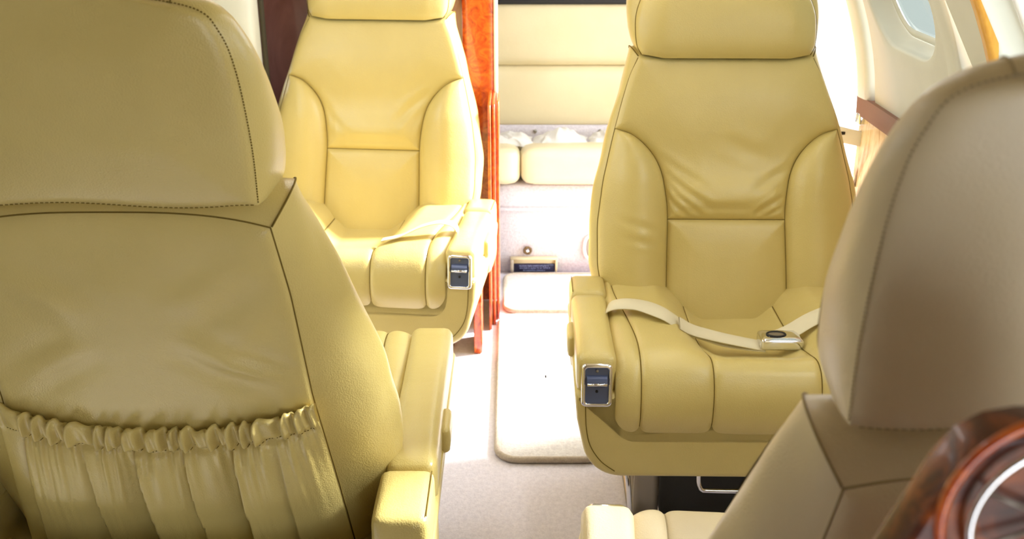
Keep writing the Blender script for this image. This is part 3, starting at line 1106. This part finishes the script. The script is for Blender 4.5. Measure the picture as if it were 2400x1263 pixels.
crumple('folded_cloth', .292, .42, 3.76, .385, .065, 5, 'small white cloth heap on the bench next to the right seat')

# placard box, brass hook and oval pull on the bench base
pb = empty('floor_vent', (.066, 3.384, .008))
tag(pb, 'cream recessed box with navy lettered placard at the bench foot', 'vent')
def pbx(nm, x0, x1, z0, z1, y0, y1, mt, par=pb, rr=.003):
    return rbox(nm, ((x0 + x1) / 2 - .066, (y0 + y1) / 2 - 3.384, (z0 + z1) / 2), (x1 - x0, y1 - y0, z1 - z0), rr, mt, par, 3)
pbx('frame', -.006, .160, .048, .056, 3.362, 3.388, 'bench')
pbx('frame', -.006, .006, .002, .052, 3.362, 3.388, 'rug_edge')
pbx('frame', .152, .160, .002, .052, 3.362, 3.388, 'bench')
pbx('cover', .002, .154, .028, .052, 3.372, 3.386, 'bench')
pl_ = pbx('placard', .006, .152, .003, .034, 3.366, 3.380, 'placard')
tx = MB()
rr_ = random.Random(4)
for row, (z, xa, xb) in enumerate(((.0265, .026, .132), (.0185, .028, .134), (.0095, .040, .118))):
    x = xa
    while x < xb:
        w = rr_.choice((.002, .003, .004))
        h = .0045
        # block lettering too small to read: stems and bars
        tx.box(x - .066, x - .066 + .0009, -.0192, -.0184, z - h / 2, z + h / 2)
        if rr_.random() < .8:
            zz = z + rr_.choice((-h / 2, 0, h / 2 - .0008))
            tx.box(x - .066, x - .066 + w, -.0192, -.0184, zz, zz + .0009)
        x += w + .0012 + (.003 if rr_.random() < .16 else 0)
tx.build('lettering', 'ink', pl_, False)
hk = empty('brass_hook', (.055, 3.384, .088))
tag(hk, 'small dark brass catch on the carpeted bench base above the placard', 'catch')
for k in range(4):
    a = math.pi / 2 * k + .45
    rbox('prong', (.011 * math.cos(a), -.006, .011 * math.sin(a)), (.010, .010, .010), .003, 'brass', hk, 3)
MB().tube([(.012 * math.cos(t), -.006, .012 * math.sin(t)) for t in np.linspace(0, 2 * math.pi, 20, endpoint=False)], .004, 6, closed=True).build('rosette', 'brass', hk)
MB().tube([(0, -.002, 0), (0, -.012, 0)], .005, 10).build('pin', 'chrome', hk)
ov = empty('oval_pull', (.270, 3.384, .098))
tag(ov, 'white oval recessed pull on the bench base beside the right seat', 'handle')
MB().tube([(.016 * math.cos(t), -.003, (.030 if math.sin(t) > 0 else -.030) * 0 + .040 * math.sin(t)) for t in np.linspace(0, 2 * math.pi, 36, endpoint=False)], .006, 8, closed=True).build('rim', 'white_trim', ov)
rbox('cup', (0, .0, 0), (.026, .006, .068), .0029, 'steel', ov, 4)

# ------------------------------------------------------------------ rugs
def rug(name, x0, x1, y0, y1, r, label):
    root = empty(name, ((x0 + x1) / 2, (y0 + y1) / 2, 0))
    tag(root, label, 'rug')
    pts = rrect((x0 + x1) / 2, (y0 + y1) / 2, (x1 - x0) / 2, (y1 - y0) / 2, r, 8)
    cxm, cym = (x0 + x1) / 2, (y0 + y1) / 2
    G = []
    for t, z in ((1.0, .001), (1.0, .011), (.985, .014), (.6, .014), (.02, .014)):
        G.append([((px - cxm) * t, (py - cym) * t, z) for px, py in pts])
    G = [g + [g[0]] for g in G]
    MB().grid(G).build('pile', 'rug', root)
    MB().tube([(px - cxm, py - cym, .0095) for px, py in pts], .0085, 8, closed=True).build('binding', 'rug_edge', root)
    return root
rug('aisle_rug', -.036, .225, 2.14, 2.99, .05, 'long off-white aisle rug with bound edge leading past the right seat')
rug('aisle_rug', -.022, .46, 3.03, 3.345, .04, 'short off-white rug at the foot of the bench')

# ------------------------------------------------------------------ the four seats
WR = [(-.165, .36, -.02, .245, .0045, .0085), (-.150, .33, -.055, .238, .0035, .0065), (-.145, .30, -.09, .236, .003, .006), (-.175, .385, -.04, .30, .0025, .010),
      (.14, .29, .06, .24, .0035, .007), (.135, .265, .085, .236, .0025, .006), (.16, .36, .05, .29, .002, .010), (-.06, .262, .07, .258, .002, .008),
      (-.155, .20, -.26, .235, .002, .008), (-.155, .17, -.25, .19, .0018, .007), (-.02, .42, .10, .37, .0018, .016)]
WL = [(.165, .40, .06, .30, .003, .012), (.155, .36, .10, .27, .002, .010), (-.16, .37, -.06, .26, .002, .012), (-.1, .262, .1, .258, .0015, .008)]
seat_rr, S_rr, cu_rr = make_seat('cabin_seat', (.503, 2.20, 0), math.radians(-1), shear=-.03, seed=1, front_wrinkles=WR,
    label='yellow leather cabin seat facing the camera beside the open door')
seat_lr, S_lr, cu_lr = make_seat('cabin_seat', (-.412, 2.83, 0), math.radians(-6), shear=.02, box_x=-.06, seed=4, front_wrinkles=WL,
    label='cream leather cabin seat facing the camera in front of the wooden bulkhead')
seat_fl, S_fl, cu_fl = make_seat('cabin_seat', (-.519, 1.51, 0), math.pi, width=1.075, seed=6, pad=(-.41, .105), blen=.14, pocket=True, head_rim=.009, head_front=.955,
    label='tan leather cabin seat seen from behind with gathered back pocket')
seat_fr, S_fr, cu_fr = make_seat('cabin_seat', (.444, .86, 0), math.pi - math.radians(4), recline=10.0, back_scale=.952, back_shear=-.028, mat='leather_lit', thread='thread_lit', seed=9, pad=(-.41, .105), blen=.14, pocket=True, head_rim=.003, head_front=.90,
    label='cabin seat closest to the camera, seen from behind, light painted into its leather colour')

# seat belts
up = (0, 1, .25)
bl = ribbon([(-.297, -.18, .40), (-.297, -.185, .455), (-.275, -.195, .476), (-.225, -.205, .478), (-.177, -.24, .472), (-.139, -.24, .446), (-.085, -.238, .424), (-.035, -.24, .410), (.035, -.26, .410)], .044, .003, lambda t: (.25, 1, .1), 'seat_belt', 'belt', seat_rr)
ribbon([(-.150, -.262, .464), (-.120, -.258, .446), (-.065, -.252, .428), (-.015, -.255, .418), (.03, -.262, .412)], .036, .003, lambda t: (.35, 1, .1), 'belt_tail', 'belt', bl, 40)
bl2 = ribbon([(.300, -.16, .42), (.285, -.175, .482), (.225, -.20, .484), (.170, -.222, .474), (.13, -.228, .458), (.085, -.238, .434), (.035, -.246, .416)], .044, .003, lambda t: (-.3, 1, .1), 'seat_belt', 'belt', seat_rr)
bu = rbox('buckle', (.062, -.262, .426), (.088, .054, .024), .006, 'chrome', bl2, 6, (0, 0, .003))
MB().tube([(.052 + .019 * math.cos(t), -.264 + .012 * math.sin(t), .4408) for t in np.linspace(0, 2 * math.pi, 24, endpoint=False)], .0024, 6, closed=True).build('button_ring', 'black', bl2)
rbox('button', (.052, -.264, .4395), (.034, .020, .004), .0019, 'steel', bl2, 4)
ribbon([(.300, -.24, .40), (.300, -.27, .455), (.292, -.305, .488), (.262, -.326, .501), (.22, -.34, .494), (.189, -.352, .482), (.163, -.362, .472), (.12, -.365, .462)], .030, .003, lambda t: (.0, 1, -.1), 'seat_belt', 'belt', seat_lr)

# ------------------------------------------------------------------ door hardware on the right
dl_ = empty('door_latch', (.842, 2.50, .727))
dl_.scale = (1.45, 1.45, 1.35)
tag(dl_, 'white slotted latch plate sticking out at the open door', 'latch')
lp = prism([(-.047, .006), (-.040, .016), (.022, .006), (.022, -.022), (-.028, -.016), (-.044, -.004)], -.004, .004, .0015, 2)
lo = lp.build('plate', 'white_trim', dl_)
lo.rotation_euler = (0, math.radians(6), 0)
rbox('slot', (-.016, -.0045, .002), (.014, .002, .006), .0009, 'black', dl_, 3)
rbox('hinge_block', (.020, .0, .028), (.022, .020, .022), .004, 'chrome', dl_, 4)
MB().tube([(.024, -.008, .02), (.026, -.010, -.01), (.023, -.008, -.06), (.018, -.004, -.10)], .0035, 8).build('hinge_pin', 'brass', dl_)
ds = ribbon([(.822, 2.56, .700), (.830, 2.56, .682), (.826, 2.56, .668), (.834, 2.555, .655), (.846, 2.55, .63), (.852, 2.55, .60)], .024, .004, lambda t: (.3, 1, 0), 'door_strap', 'maroon', None, 30)
tag(ds, 'dark maroon strap hanging behind the latch plate at the doorway', 'strap')

# ------------------------------------------------------------------ arched wooden partition beside the camera
pt = empty('arched_partition', (.281, .462, -.011))
tag(pt, 'dark burl wood partition with arched top and chrome spoked ring', 'partition')
half = curve([(.20, .011), (.19, .4), (.165, .75), (.125, .90), (.078, 1.018), (.054, 1.075), (.046, 1.086), (.036, 1.0925), (.02, 1.0965), (0, 1.0975)], 70)
outline = [(x, z) for x, z in half] + [(-x, z) for x, z in half[::-1][1:]]
prism(outline, -.015, .015, .004, 3).build('board', 'burl_dark', pt)
CZ = 1.047
MB().tube([(.059 * math.cos(t), -.016, CZ + .059 * math.sin(t)) for t in np.linspace(0, 2 * math.pi, 64, endpoint=False)], .0032, 10, closed=True).build('wood_rim', 'burl', pt)
wh = MB().tube([(.046 * math.cos(t), -.022, CZ + .046 * math.sin(t)) for t in np.linspace(0, 2 * math.pi, 64, endpoint=False)], .0024, 10, closed=True).build('ring', 'chrome', pt)
for k in range(8):
    a = 2 * math.pi * k / 8 + .35
    MB().tube([(.006 * math.cos(a), -.020, CZ + .006 * math.sin(a)), (.046 * math.cos(a), -.022, CZ + .046 * math.sin(a))], .0013, 8).build('spoke', 'steel', wh)
MB().tube([(0, -.014, CZ), (0, -.026, CZ)], .008, 14).build('hub', 'steel', wh)

# ------------------------------------------------------------------ outside the door
gp = MB().box(.95, 14, -8, 14, -.95, -.90)
structure(gp.build('ground_apron', 'tarmac', None, False), 'bright concrete apron outside the open door', 'ground')
